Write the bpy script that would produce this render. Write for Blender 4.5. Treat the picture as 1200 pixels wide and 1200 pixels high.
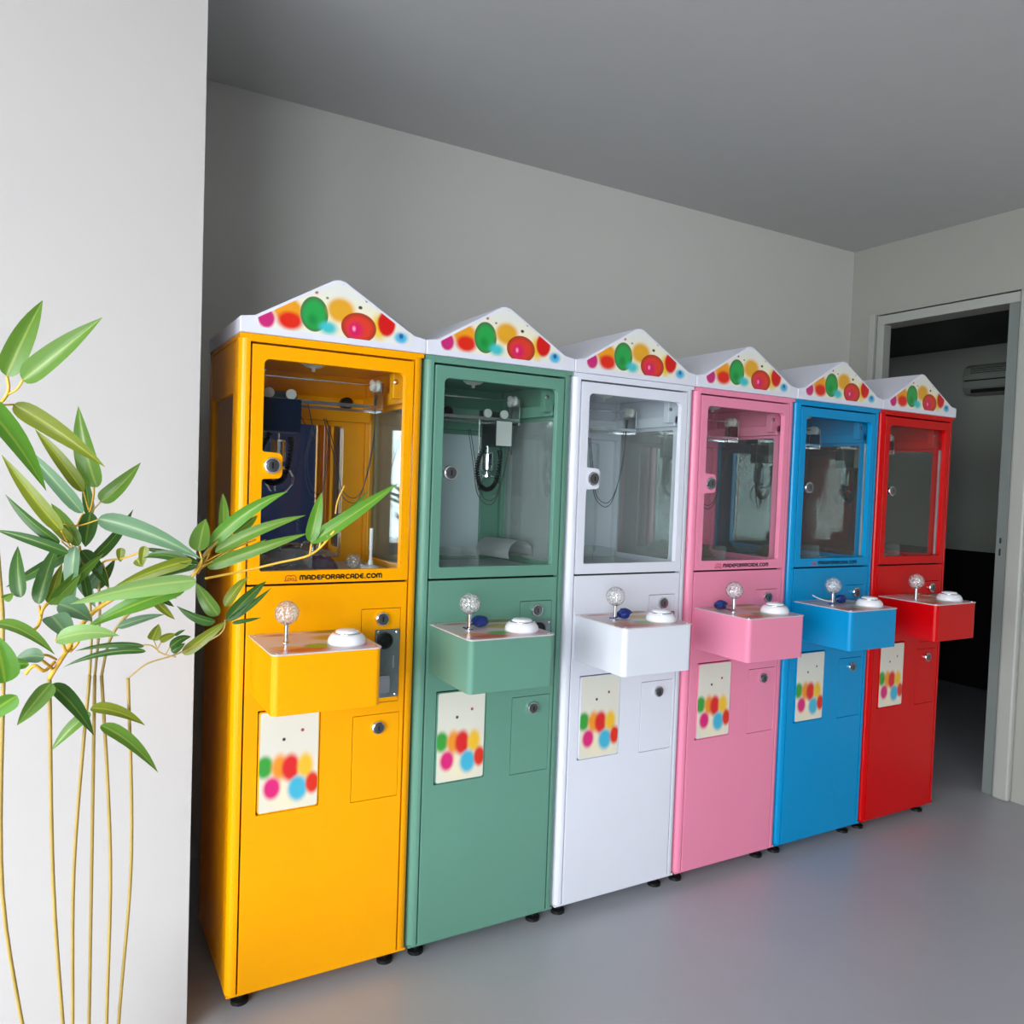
import bpy, bmesh, math, random
from mathutils import Vector, Matrix
random.seed(7)
for o in list(bpy.data.objects): bpy.data.objects.remove(o)
scene = bpy.context.scene
COL = scene.collection
DZ = 0.20                       # everything on the machines is measured from 0.20 m above the floor
# ---------------------------------------------------------------- camera
CP = Vector((-0.1217, -2.1534, 1.2455 + DZ))
YAW, PITCH, ROLL, FPX = 0.52327, 0.03663, 0.03570, 937.44
fw = Vector((math.sin(YAW)*math.cos(PITCH), math.cos(YAW)*math.cos(PITCH), -math.sin(PITCH)))
rt0 = Vector((math.cos(YAW), -math.sin(YAW), 0)); up0 = rt0.cross(fw)
rt = rt0*math.cos(ROLL) + up0*math.sin(ROLL); up = -rt0*math.sin(ROLL) + up0*math.cos(ROLL)
cd = bpy.data.cameras.new('camera'); cam = bpy.data.objects.new('camera', cd); COL.objects.link(cam)
cd.sensor_width = 36; cd.lens = 36*FPX/1200; cd.clip_start = 0.05
m = Matrix.Identity(4)
for i in range(3):
    m[i][0], m[i][1], m[i][2], m[i][3] = rt[i], up[i], -fw[i], CP[i]
cam.matrix_world = m
scene.camera = cam
def at(px, py, d):               # a point d metres ahead of the lens
    return CP + d*(fw + rt*((px-600)/FPX) - up*((py-600)/FPX))
# ---------------------------------------------------------------- light and exposure
vs = scene.view_settings
vs.view_transform = 'Standard'; vs.look = 'None'; vs.gamma = 1; vs.use_curve_mapping = False
vs.exposure = 0.0
SKY = 16.0
w = bpy.data.worlds.new('overcast'); scene.world = w; w.use_nodes = True
bg = w.node_tree.nodes['Background']; bg.inputs['Color'].default_value = (0.90, 0.95, 1.0, 1); bg.inputs['Strength'].default_value = SKY
def portal(name, loc, rot, sx, sy):
    l = bpy.data.lights.new(name, 'AREA'); l.shape = 'RECTANGLE'; l.size = sx; l.size_y = sy; l.cycles.is_portal = True
    o = bpy.data.objects.new(name, l); o.location = loc; o.rotation_euler = rot; COL.objects.link(o)
XW, XE, YB, YR, ZC = -3.6, 3.9, 0.95, -5.0, 2.85          # window wall, end wall, back wall, rear wall, ceiling
WY0, WY1, WZ0, WZ1 = -4.8, -1.5, 0.15, 2.7               # window in the left wall
RX0, RX1, RZ0, RZ1 = -3.2, -1.4, 0.25, 2.5                 # unseen window added in the rear wall for daylight and mirror reflections
portal('window_portal', (XW-0.05, (WY0+WY1)/2, (WZ0+WZ1)/2), (0, math.radians(-90), 0), WZ1-WZ0, WY1-WY0)
portal('window_portal', ((RX0+RX1)/2, YR-0.05, (RZ0+RZ1)/2), (math.radians(90), 0, 0), RX1-RX0, RZ1-RZ0)

# ---------------------------------------------------------------- materials
def lin(c):
    c = c/255.0
    return c/12.92 if c <= 0.04045 else ((c+0.055)/1.055)**2.4
def rgb(r, g, b): return (lin(r), lin(g), lin(b), 1)
MATS = {}
def mat(name, col, rough=0.4, metal=0.0, spec=0.5, coat=0.0, noise=0.06, nscale=8.0, bump=0.0, bscale=60.0, trans=0.0, alpha=None):
    mm = bpy.data.materials.new(name); mm.use_nodes = True; nt = mm.node_tree
    b = nt.nodes['Principled BSDF']
    b.inputs['Roughness'].default_value = rough; b.inputs['Metallic'].default_value = metal
    b.inputs['Specular IOR Level'].default_value = spec; b.inputs['Coat Weight'].default_value = coat
    tc = nt.nodes.new('ShaderNodeTexCoord')
    if noise:
        n = nt.nodes.new('ShaderNodeTexNoise'); n.inputs['Scale'].default_value = nscale; n.inputs['Detail'].default_value = 3
        nt.links.new(tc.outputs['Object'], n.inputs['Vector'])
        mx = nt.nodes.new('ShaderNodeMix'); mx.data_type = 'RGBA'
        mx.inputs[6].default_value = tuple(max(0, x*(1-noise)) for x in col[:3])+(1,)
        mx.inputs[7].default_value = tuple(min(1, x*(1+noise)) for x in col[:3])+(1,)
        nt.links.new(n.outputs['Fac'], mx.inputs[0]); nt.links.new(mx.outputs[2], b.inputs['Base Color'])
    else:
        b.inputs['Base Color'].default_value = col
    if bump:
        n2 = nt.nodes.new('ShaderNodeTexNoise'); n2.inputs['Scale'].default_value = bscale
        nt.links.new(tc.outputs['Object'], n2.inputs['Vector'])
        bp = nt.nodes.new('ShaderNodeBump'); bp.inputs['Strength'].default_value = bump; bp.inputs['Distance'].default_value = 0.002
        nt.links.new(n2.outputs['Fac'], bp.inputs['Height']); nt.links.new(bp.outputs['Normal'], b.inputs['Normal'])
    if trans: b.inputs['Transmission Weight'].default_value = trans
    MATS[name] = mm
    return mm
def reflectance(nt, f0, normal=None):
    """Schlick reflectance, the same from either side of a pane."""
    ge = nt.nodes.new('ShaderNodeNewGeometry'); dt = nt.nodes.new('ShaderNodeVectorMath'); dt.operation = 'DOT_PRODUCT'
    nt.links.new(ge.outputs['Incoming'], dt.inputs[0]); nt.links.new(normal if normal else ge.outputs['Normal'], dt.inputs[1])
    def mth(op, a, b=None):
        n = nt.nodes.new('ShaderNodeMath'); n.operation = op
        for k, x in enumerate((a, b)):
            if x is None: continue
            if isinstance(x, (int, float)): n.inputs[k].default_value = x
            else: nt.links.new(x, n.inputs[k])
        return n.outputs[0]
    c = mth('SUBTRACT', 1.0, mth('ABSOLUTE', dt.outputs['Value']))
    p = mth('POWER', c, 5.0)
    return mth('ADD', mth('MULTIPLY', p, 1-f0), f0)
def glass_mat(name, tint, rough=0.0, ior=1.5, haze=0.0):
    mm = bpy.data.materials.new(name); mm.use_nodes = True; nt = mm.node_tree; nt.nodes.clear()
    out = nt.nodes.new('ShaderNodeOutputMaterial'); fr = reflectance(nt, ((ior-1)/(ior+1))**2)
    tr = nt.nodes.new('ShaderNodeBsdfTransparent'); tr.inputs['Color'].default_value = tint
    gl = nt.nodes.new('ShaderNodeBsdfGlossy'); gl.inputs['Roughness'].default_value = rough
    mx = nt.nodes.new('ShaderNodeMixShader'); nt.links.new(fr, mx.inputs[0])
    first = tr
    if haze:
        df = nt.nodes.new('ShaderNodeBsdfDiffuse'); df.inputs['Color'].default_value = (0.7, 0.75, 0.75, 1)
        n = nt.nodes.new('ShaderNodeTexNoise'); n.inputs['Scale'].default_value = 3.0
        tc = nt.nodes.new('ShaderNodeTexCoord'); nt.links.new(tc.outputs['Object'], n.inputs['Vector'])
        ml = nt.nodes.new('ShaderNodeMath'); ml.operation = 'MULTIPLY'; ml.inputs[1].default_value = haze*2
        nt.links.new(n.outputs['Fac'], ml.inputs[0])
        m0 = nt.nodes.new('ShaderNodeMixShader'); nt.links.new(ml.outputs[0], m0.inputs[0])
        nt.links.new(tr.outputs[0], m0.inputs[1]); nt.links.new(df.outputs[0], m0.inputs[2]); first = m0
    nt.links.new(first.outputs[0], mx.inputs[1]); nt.links.new(gl.outputs[0], mx.inputs[2])
    nt.links.new(mx.outputs[0], out.inputs[0])
    MATS[name] = mm
    return mm
def print_mat(name, base, blobs, rough=0.3, coat=0.0):
    """Flat print: soft-edged ellipses (cu, cv, ru, rv, colour, softness) in the object's u (=x) and v (=z or y) plane."""
    mm = bpy.data.materials.new(name); mm.use_nodes = True; nt = mm.node_tree
    b = nt.nodes['Principled BSDF']; b.inputs['Roughness'].default_value = rough; b.inputs['Coat Weight'].default_value = coat
    uv = nt.nodes.new('ShaderNodeUVMap'); uv.uv_map = 'print'
    cur = None
    for (cu, cv, ru, rv, col, soft) in blobs:
        mp = nt.nodes.new('ShaderNodeMapping'); mp.vector_type = 'POINT'
        mp.inputs['Scale'].default_value = (1/ru, 1/rv, 0); mp.inputs['Location'].default_value = (-cu/ru, -cv/rv, 0)
        nt.links.new(uv.outputs[0], mp.inputs[0])
        ln = nt.nodes.new('ShaderNodeVectorMath'); ln.operation = 'LENGTH'; nt.links.new(mp.outputs[0], ln.inputs[0])
        mr = nt.nodes.new('ShaderNodeMapRange'); mr.interpolation_type = 'SMOOTHSTEP'
        mr.inputs['From Min'].default_value = 1.0; mr.inputs['From Max'].default_value = 1-soft
        nt.links.new(ln.outputs['Value'], mr.inputs['Value'])
        mx = nt.nodes.new('ShaderNodeMix'); mx.data_type = 'RGBA'
        nt.links.new(mr.outputs[0], mx.inputs[0])
        if cur is None: mx.inputs[6].default_value = base
        else: nt.links.new(cur, mx.inputs[6])
        mx.inputs[7].default_value = col; cur = mx.outputs[2]
    nt.links.new(cur, b.inputs['Base Color'])
    MATS[name] = mm
    return mm

PAINT = {
 'yellow': rgb(255,170,0), 'green': rgb(102,150,131), 'white': rgb(226,228,238), 'pink': rgb(240,142,172),
 'blue': rgb(0,146,205), 'red': rgb(208,0,4)}
for k, c in PAINT.items(): mat('paint_'+k, c, 0.24, spec=0.26, coat=0.0, noise=0.03, nscale=5)
mat('crown_plastic', rgb(228,228,240), 0.4, noise=0.02)
mat('chrome', (0.78,0.78,0.80,1), 0.12, 1.0, noise=0.04)
mat('steel', (0.62,0.63,0.65,1), 0.25, 1.0, noise=0.05, nscale=20)
mat('dark_steel', rgb(70,74,76), 0.35, 0.7)
mat('acceptor_grey', rgb(116,128,128), 0.35, 0.5, noise=0.2, nscale=30)
mat('lock_core', rgb(120,122,126), 0.3, 0.9)
mat('black_plastic', rgb(14,14,16), 0.35)
mat('black_rubber', rgb(10,10,11), 0.5)
mat('navy_cover', rgb(22,34,58), 0.25, coat=0.3)
mat('white_nylon', rgb(226,226,222), 0.4)
mat('white_plastic', rgb(244,244,250), 0.22, coat=0.3, noise=0.01)
mat('grey_board', rgb(205,208,212), 0.35)
mat('letter_black', rgb(18,12,12), 0.5)
mat('logo_red', rgb(216,50,30), 0.5)
mat('reflection_strip', rgb(240,245,250), 0.3)
mat('key_blue', rgb(22,48,120), 0.4, noise=0.3, nscale=40)
mat('clear_grey', rgb(200,200,205), 0.2, spec=0.6)
mat('package_purple', rgb(96,74,98), 0.25, coat=0.5, noise=0.5, nscale=45)
mat('package_brown', rgb(142,112,70), 0.35, noise=0.4, nscale=30)
mat('package_yellow', rgb(214,160,30), 0.35, noise=0.35, nscale=40)
mat('package_pink', rgb(200,160,160), 0.3, coat=0.5, noise=0.3, nscale=40)
mat('paper', rgb(232,234,236), 0.7)
mat('cable', rgb(60,62,64), 0.5)
mat('cable_white', rgb(215,215,210), 0.5)
mat('mirror_clear', (0.72,0.75,0.77,1), 0.03, 1.0, noise=0.03)
mat('mirror_film', rgb(214,222,228), 0.32, 0.15, noise=0.10, nscale=3)
glass_mat('glass', (0.93,0.96,0.95,1), 0.0, 1.45)
glass_mat('side_glass', (0.88,0.92,0.91,1), 0.02, 1.5, haze=0.03)
glass_mat('film_glass', (0.90,0.93,0.93,1), 0.03, 1.5, haze=0.24)
glass_mat('reflection_haze', (0.95,0.95,0.95,1), 0.2, 1.5, haze=0.5)  # pale haze that paints the reflection on the door strips
glass_mat('acrylic', (0.93,0.95,0.95,1), 0.03, 1.55, haze=0.10)
def ball_mat():
    mm = bpy.data.materials.new('bubble_ball'); mm.use_nodes = True; nt = mm.node_tree; nt.nodes.clear()
    out = nt.nodes.new('ShaderNodeOutputMaterial'); tc = nt.nodes.new('ShaderNodeTexCoord')
    vo = nt.nodes.new('ShaderNodeTexVoronoi'); vo.inputs['Scale'].default_value = 150
    nt.links.new(tc.outputs['Object'], vo.inputs['Vector'])
    bp = nt.nodes.new('ShaderNodeBump'); bp.inputs['Strength'].default_value = 0.9; bp.inputs['Distance'].default_value = 0.003
    nt.links.new(vo.outputs['Distance'], bp.inputs['Height'])
    tr = nt.nodes.new('ShaderNodeBsdfTransparent'); tr.inputs['Color'].default_value = (0.9,0.9,0.9,1)
    gl = nt.nodes.new('ShaderNodeBsdfGlossy'); gl.inputs['Roughness'].default_value = 0.12
    df = nt.nodes.new('ShaderNodeBsdfDiffuse'); df.inputs['Color'].default_value = (0.95,0.95,0.95,1)
    for n in (gl, df): nt.links.new(bp.outputs['Normal'], n.inputs['Normal'])
    mr = nt.nodes.new('ShaderNodeMapRange'); mr.inputs['From Min'].default_value = 0.15; mr.inputs['From Max'].default_value = 0.75
    mr.inputs['To Min'].default_value = 0.55; mr.inputs['To Max'].default_value = 0.08; nt.links.new(vo.outputs['Distance'], mr.inputs['Value'])
    m1 = nt.nodes.new('ShaderNodeMixShader'); nt.links.new(mr.outputs[0], m1.inputs[0])
    nt.links.new(tr.outputs[0], m1.inputs[1]); nt.links.new(df.outputs[0], m1.inputs[2])
    lw = reflectance(nt, 0.16, bp.outputs['Normal'])
    m2 = nt.nodes.new('ShaderNodeMixShader'); nt.links.new(lw, m2.inputs[0])
    nt.links.new(m1.outputs[0], m2.inputs[1]); nt.links.new(gl.outputs[0], m2.inputs[2])
    nt.links.new(m2.outputs[0], out.inputs[0]); MATS['bubble_ball'] = mm
ball_mat()
def crown_blob(cx, cy, rx, ry, col, soft):
    return ((cx-590)*0.000458, 1.6085+((440+0.103*cx)-cy)*0.000347, rx*0.000458*1.2, ry*0.00036*1.2, rgb(*col), soft)
BAL = [crown_blob(*a) for a in (
 (560,300,520,190,(246,236,196),0.9), (285,262,88,92,(240,160,30),0.4), (300,345,80,72,(226,40,20),0.5), (165,335,48,70,(206,40,120),0.35),
 (440,285,71,111,(70,120,70),0.06), (440,288,68,108,(40,165,75),0.35), (430,330,40,60,(20,140,60),0.9), (525,385,65,60,(70,195,200),0.7), (600,245,88,98,(232,168,40),0.45),
 (840,360,60,120,(240,200,50),0.7), (712,372,94,96,(170,60,30),0.05), (712,372,92,94,(226,60,40),0.4), (690,390,60,75,(220,20,100),0.8), (682,382,14,26,(255,170,200),0.9),
 (888,330,56,96,(214,22,20),0.3), (985,438,50,50,(80,180,225),0.6), (985,425,16,24,(40,100,150),0.6),
 (612,18,14,24,(60,60,60),0.5), (718,214,14,14,(70,60,60),0.5), (450,118,12,14,(180,110,90),0.6), (515,155,10,10,(120,120,100),0.6), (757,157,10,14,(120,110,100),0.6))]
print_mat('crown_print', rgb(232,232,226), BAL)
PNL = [(-0.10,-0.09,0.16,0.14,rgb(214,190,196),0.8), (-0.13,-0.225,0.11,0.045,rgb(206,60,40),0.7), (-0.17,-0.19,0.06,0.03,rgb(232,150,60),0.8), (-0.09,-0.19,0.045,0.035,rgb(110,160,50),0.5),
       (-0.03,-0.10,0.07,0.05,rgb(190,160,60),0.6), (0.00,-0.02,0.09,0.03,rgb(150,120,60),0.5), (0.02,-0.22,0.04,0.03,rgb(230,160,190),0.7), (-0.02,-0.17,0.05,0.03,rgb(150,200,190),0.7), (0.035,-0.14,0.03,0.04,rgb(226,140,50),0.6), (-0.15,-0.03,0.06,0.02,rgb(180,110,90),0.7)]
print_mat('panel_print', rgb(212,200,202), PNL, 0.3, coat=0.0)
FLP = [(-0.105,0.40,0.11,0.12,rgb(240,228,196),0.8), (-0.17,0.46,0.03,0.04,rgb(60,160,60),0.5), (-0.13,0.455,0.03,0.05,rgb(240,150,40),0.6), (-0.10,0.45,0.032,0.05,rgb(220,40,40),0.5), (-0.06,0.45,0.03,0.05,rgb(240,190,50),0.6),
       (-0.15,0.40,0.03,0.04,rgb(220,40,120),0.5), (-0.08,0.39,0.035,0.045,rgb(70,180,210),0.5), (-0.04,0.40,0.025,0.04,rgb(220,50,30),0.5), (-0.12,0.53,0.006,0.006,rgb(60,50,50),0.5), (-0.07,0.55,0.006,0.006,rgb(160,60,50),0.5)]
print_mat('flap_print', rgb(224,222,208), FLP, 0.4)

# ---------------------------------------------------------------- mesh helpers
def box(bm, x0, x1, y0, y1, z0, z1):
    vv = [bm.verts.new((x, y, z)) for x in (x0, x1) for y in (y0, y1) for z in (z0, z1)]
    for f in ((0,1,3,2),(4,6,7,5),(0,4,5,1),(2,3,7,6),(0,2,6,4),(1,5,7,3)): bm.faces.new([vv[i] for i in f])
def frame_of(d):
    d = d.normalized(); a = Vector((0,0,1)) if abs(d.z) < 0.9 else Vector((1,0,0))
    u = d.cross(a).normalized(); return u, d.cross(u).normalized()
def tube(bm, pts, r, n=8, cap=True):
    pts = [Vector(p) for p in pts]; rs = r if isinstance(r, (list, tuple)) else [r]*len(pts)
    rings = []; u = v = None
    for i, p in enumerate(pts):
        d = (pts[min(i+1, len(pts)-1)] - pts[max(i-1, 0)])
        if d.length < 1e-9: d = Vector((0,0,1))
        d.normalize()
        if u is None: u, v = frame_of(d)
        else:
            u = (u - d*u.dot(d))
            if u.length < 1e-6: u, v = frame_of(d)
            u.normalize(); v = d.cross(u).normalized()
        rings.append([bm.verts.new(p + rs[i]*(u*math.cos(2*math.pi*k/n) + v*math.sin(2*math.pi*k/n))) for k in range(n)])
    for a, b in zip(rings, rings[1:]):
        for k in range(n): bm.faces.new((a[k], a[(k+1)%n], b[(k+1)%n], b[k]))
    if cap: bm.faces.new(rings[0][::-1]); bm.faces.new(rings[-1])
def lathe(bm, c, axis, prof, n=24):
    """prof: (radius, distance along axis)"""
    ax = Vector(axis).normalized(); u, v = frame_of(ax); c = Vector(c); rings = []
    for r, h in prof:
        if r < 1e-6: rings.append([bm.verts.new(c+ax*h)])
        else: rings.append([bm.verts.new(c+ax*h+r*(u*math.cos(2*math.pi*k/n)+v*math.sin(2*math.pi*k/n))) for k in range(n)])
    for a, b in zip(rings, rings[1:]):
        for k in range(n):
            if len(a) == 1 and len(b) == 1: continue
            if len(a) == 1: bm.faces.new((a[0], b[(k+1)%n], b[k]))
            elif len(b) == 1: bm.faces.new((a[k], a[(k+1)%n], b[0]))
            else: bm.faces.new((a[k], a[(k+1)%n], b[(k+1)%n], b[k]))
    if len(rings[0]) > 1: bm.faces.new(rings[0][::-1])
    if len(rings[-1]) > 1: bm.faces.new(rings[-1])
def rrect(x0, x1, z0, z1, r, n=5):
    rr = r if isinstance(r, (list, tuple)) else (r, r, r, r)   # BL, BR, TR, TL
    pts = []
    for (cx, cz, a0, q) in ((x0+rr[0], z0+rr[0], 180, rr[0]), (x1-rr[1], z0+rr[1], 270, rr[1]), (x1-rr[2], z1-rr[2], 0, rr[2]), (x0+rr[3], z1-rr[3], 90, rr[3])):
        if q <= 0: pts.append((cx, cz)); continue
        for k in range(n+1):
            a = math.radians(a0+90*k/n); pts.append((cx+q*math.cos(a), cz+q*math.sin(a)))
    return pts
def prism(bm, outer, holes, d0, d1, plane='xz'):
    """A sheet cut to an outline with holes, from depth d0 to d1 (along y for 'xz', x for 'yz', z for 'xy')."""
    def P(p, d):
        return {'xz': (p[0], d, p[1]), 'yz': (d, p[0], p[1]), 'xy': (p[0], p[1], d)}[plane]
    loops = []; edges = []
    for lp in [outer]+list(holes):
        vv = [bm.verts.new(P(p, d0)) for p in lp]; loops.append(vv)
        edges += [bm.edges.new((vv[i], vv[(i+1)%len(vv)])) for i in range(len(vv))]
    res = bmesh.ops.triangle_fill(bm, use_beauty=True, use_dissolve=False, edges=edges)
    faces = [g for g in res['geom'] if isinstance(g, bmesh.types.BMFace)]
    back = {}
    for lp in loops:
        for v in lp:
            co = list(v.co); co[{'xz':1,'yz':0,'xy':2}[plane]] = d1; back[v] = bm.verts.new(co)
    for f in faces: bm.faces.new([back[v] for v in reversed(f.verts)])
    for lp in loops:
        for i in range(len(lp)):
            a, b = lp[i], lp[(i+1)%len(lp)]; bm.faces.new((a, b, back[b], back[a]))
def mesh(name, bm, dz=0.0, smooth=False, uv=None):
    bmesh.ops.recalc_face_normals(bm, faces=bm.faces[:])
    if uv:
        L = bm.loops.layers.uv.new('print')
        for f in bm.faces:
            for l in f.loops: l[L].uv = (l.vert.co.x, l.vert.co.z if uv == 'xz' else l.vert.co.y)
    if dz: bmesh.ops.translate(bm, verts=bm.verts[:], vec=(0,0,dz))
    me = bpy.data.meshes.new(name); bm.to_mesh(me); bm.free()
    me.materials.append(None)
    if smooth:
        for p in me.polygons: p.use_smooth = True
    return me
def obj(name, me, mt, parent=None, loc=(0,0,0), bevel=0.0, seg=2, auto=False):
    o = bpy.data.objects.new(name, me); COL.objects.link(o)
    if mt:
        o.material_slots[0].link = 'OBJECT'; o.material_slots[0].material = MATS[mt]
    o.parent = parent; o.location = loc
    if bevel:
        b = o.modifiers.new('bevel', 'BEVEL'); b.width = bevel; b.segments = seg; b.limit_method = 'ANGLE'; b.angle_limit = math.radians(40)
        b.harden_normals = False
    return o
def tag(o, label, cat, group=None):
    o['label'] = label; o['category'] = cat
    if group: o['group'] = group
    return o
def empty(name, loc=(0,0,0)):
    o = bpy.data.objects.new(name, None); COL.objects.link(o); o.location = loc; o.empty_display_size = 0.1; return o
def struct(name, bm, mt, parent=None, bevel=0):
    o = obj(name, mesh(name, bm), mt, parent, bevel=bevel)
    if parent is None: o['kind'] = 'structure'
    return o

# ---------------------------------------------------------------- the room
mat('wall_white', rgb(196,191,188), 0.75, noise=0.02, nscale=2, bump=0.05)
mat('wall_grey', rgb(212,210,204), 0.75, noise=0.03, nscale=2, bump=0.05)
mat('wall_side_room', rgb(186,192,182), 0.8, noise=0.04, nscale=2)
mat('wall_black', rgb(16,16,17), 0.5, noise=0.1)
mat('ceiling_paint', rgb(206,206,204), 0.85, noise=0.02)
mat('floor_vinyl', rgb(176,178,184), 0.35, noise=0.06, nscale=3)
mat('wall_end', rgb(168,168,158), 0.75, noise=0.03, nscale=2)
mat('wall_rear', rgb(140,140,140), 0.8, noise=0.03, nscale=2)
mat('frame_grey', rgb(126,134,130), 0.45, noise=0.03)
mat('frame_white', rgb(176,178,170), 0.45, noise=0.03)
mat('pavement', rgb(150,150,148), 0.9, noise=0.1)
bm = bmesh.new(); box(bm, XW-0.1, 6.2, YR-0.1, 3.1, -0.1, 0); struct('floor', bm, 'floor_vinyl')
bm = bmesh.new(); box(bm, XW-0.1, XE+0.12, YR-0.1, YB+0.1, ZC, ZC+0.1); struct('ceiling', bm, 'ceiling_paint')
bm = bmesh.new(); box(bm, 0.197, XE+0.12, YB, YB+0.1, 0, ZC); struct('wall_back', bm, 'wall_grey')
bm = bmesh.new(); box(bm, XW, 0.197, -0.02, YB+0.1, 0, ZC); struct('wall_left', bm, 'wall_white')
bm = bmesh.new()
prism(bm, [(YR-0.1,0),(YB+0.1,0),(YB+0.1,ZC),(YR-0.1,ZC)], [[(WY0,WZ0),(WY1,WZ0),(WY1,WZ1),(WY0,WZ1)]], XW-0.12, XW, 'yz'); struct('wall_window_side', bm, 'wall_white')
bm = bmesh.new()
prism(bm, [(XW,0),(XE+0.12,0),(XE+0.12,ZC),(XW,ZC)], [[(RX0,RZ0),(RX1,RZ0),(RX1,RZ1),(RX0,RZ1)]], YR-0.12, YR, 'xz'); struct('wall_rear', bm, 'wall_rear')
def window(name, plane, a0, a1, z0, z1, d, nm):
    bm = bmesh.new(); holes = []; wd = (a1-a0)/nm
    for i in range(nm): holes.append([(a0+i*wd+0.03,z0+0.05),(a0+(i+1)*wd-0.03,z0+0.05),(a0+(i+1)*wd-0.03,z1-0.05),(a0+i*wd+0.03,z1-0.05)])
    prism(bm, [(a0,z0),(a1,z0),(a1,z1),(a0,z1)], holes, d-0.09, d-0.04, plane)
    return struct(name, bm, 'frame_white')
window('window_1', 'yz', WY0, WY1, WZ0, WZ1, XW, 3)
window('added_window', 'xz', RX0, RX1, RZ0, RZ1, YR, 1)
bm = bmesh.new(); box(bm, -14, XW-0.13, -16, 6, -0.2, -0.05); box(bm, XW-0.13, 14, -16, YR-0.13, -0.2, -0.05); struct('ground_outside', bm, 'pavement')
mat('door_navy', rgb(30,48,92), 0.4)
d2 = empty('added_door', (2.0, YR, 0)); d2['kind'] = 'structure'  # unseen door added so the mirrors reflect something dark blue
bm = bmesh.new(); prism(bm, [(-0.55,0),(0.55,0),(0.55,2.2),(-0.55,2.2)], [[(-0.48,0.001),(0.48,0.001),(0.48,2.13),(-0.48,2.13)]], 0.001, 0.06); obj('frame', mesh('frame', bm), 'black_plastic', d2)
bm = bmesh.new(); box(bm, -0.476, 0.476, 0.002, 0.04, 0.004, 2.126); dl = obj('door_leaf', mesh('door_leaf', bm), 'door_navy', d2)
bm = bmesh.new(); tube(bm, [(0.42,0.04,1.02),(0.42,0.085,1.02),(0.31,0.085,1.02)], 0.009, 8); obj('handle', mesh('handle', bm), 'chrome', dl)
# end wall with its doorway
DY0, DY1, DTOP = 0.05, 0.722, 2.40
bm = bmesh.new()
box(bm, XE, XE+0.12, YR, DY0-0.055, 0, ZC); box(bm, XE, XE+0.05, DY1+0.05, YB, 0, ZC); box(bm, XE, XE+0.12, DY0-0.055, DY1+0.05, DTOP+0.06, ZC)
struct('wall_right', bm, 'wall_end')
door = empty('door_1', (XE, (DY0+DY1)/2, 0)); door['kind'] = 'structure'
def dpart(name, mt, *b, bevel=0.003, par=door):
    bm = bmesh.new()
    for q in b: box(bm, *q)
    bmesh.ops.translate(bm, verts=bm.verts[:], vec=(-XE, -(DY0+DY1)/2, 0))
    return obj(name, mesh(name, bm), mt, par, bevel=bevel)
dpart('jamb', 'frame_white', (XE-0.012, XE+0.05, DY1, DY1+0.045, 0, DTOP))
dpart('casing', 'frame_white', (XE-0.03, XE-0.001, DY1+0.05, DY1+0.085, 0, DTOP+0.06))
jr = dpart('jamb', 'frame_grey', (XE-0.012, XE+0.13, DY0-0.05, DY0, 0, DTOP))
dpart('door_stop', 'frame_grey', (XE+0.05, XE+0.13, DY0, DY0+0.014, 0, DTOP))
dpart('strike_plate', 'dark_steel', (XE-0.0135, XE-0.011, DY0-0.026, DY0-0.018, 1.235, 1.262), bevel=0)
dpart('strike_plate', 'dark_steel', (XE-0.0135, XE-0.011, DY0-0.026, DY0-0.018, 1.175, 1.208), bevel=0)
dpart('head_jamb', 'frame_white', (XE-0.012, XE+0.13, DY0-0.05, DY1+0.045, DTOP, DTOP+0.05))
dpart('casing', 'frame_white', (XE-0.04, XE-0.001, DY0-0.14, DY0-0.062, 0, DTOP+0.06), bevel=0.012)
# the dark room beyond
X2 = 6.05
bm = bmesh.new(); box(bm, X2, X2+0.1, -1.6, 3.1, 1.045, 2.62); struct('wall_far', bm, 'wall_side_room')
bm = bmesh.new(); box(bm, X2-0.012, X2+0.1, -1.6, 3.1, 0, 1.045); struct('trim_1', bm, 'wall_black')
bm = bmesh.new(); box(bm, XE, XE+0.12, YB+0.1, 3.1, 0, 2.62); struct('wall_far_side', bm, 'wall_side_room')
bm = bmesh.new(); box(bm, XE+0.12, X2, 3.0, 3.1, 0, 2.62); struct('wall_far_back', bm, 'wall_side_room')
bm = bmesh.new(); box(bm, XE+0.12, X2, -1.7, -1.6, 0, 2.62); struct('wall_far_front', bm, 'wall_side_room')
bm = bmesh.new(); box(bm, XE+0.12, X2+0.1, -1.7, 3.1, 2.62, 2.72); struct('ceiling_far', bm, 'wall_black')  # black stands in for the shade on this unlit ceiling
# air conditioner on the far wall
ac = empty('air_conditioner', (X2-0.1, 1.02, 2.34)); tag(ac, 'grey wall-mounted air conditioner in the dark room beyond the doorway', 'air conditioner')
mat('ac_plastic', rgb(158,166,156), 0.45)
pr = [(0.098,-0.105),(-0.06,-0.105),(-0.10,-0.06),(-0.11,0.03),(-0.09,0.09),(-0.05,0.115),(0.098,0.115)]
bm = bmesh.new(); prism(bm, pr, [], -0.42, 0.42, 'xz'); obj('housing', mesh('housing', bm), 'ac_plastic', ac, bevel=0.008)
bm = bmesh.new(); box(bm, -0.118, -0.098, -0.40, 0.40, -0.012, -0.004); obj('panel_seam', mesh('panel_seam', bm), 'black_plastic', ac)
bm = bmesh.new(); box(bm, -0.096, -0.075, -0.36, 0.36, -0.10, -0.072); obj('louvre', mesh('louvre', bm), 'dark_steel', ac, bevel=0.004)
for zz in (0.045, 0.06, 0.075):
    bm = bmesh.new(); box(bm, -0.112, -0.09, -0.36, 0.36, zz, zz+0.004); obj('grille_slot', mesh('grille_slot', bm), 'dark_steel', ac)

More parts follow.
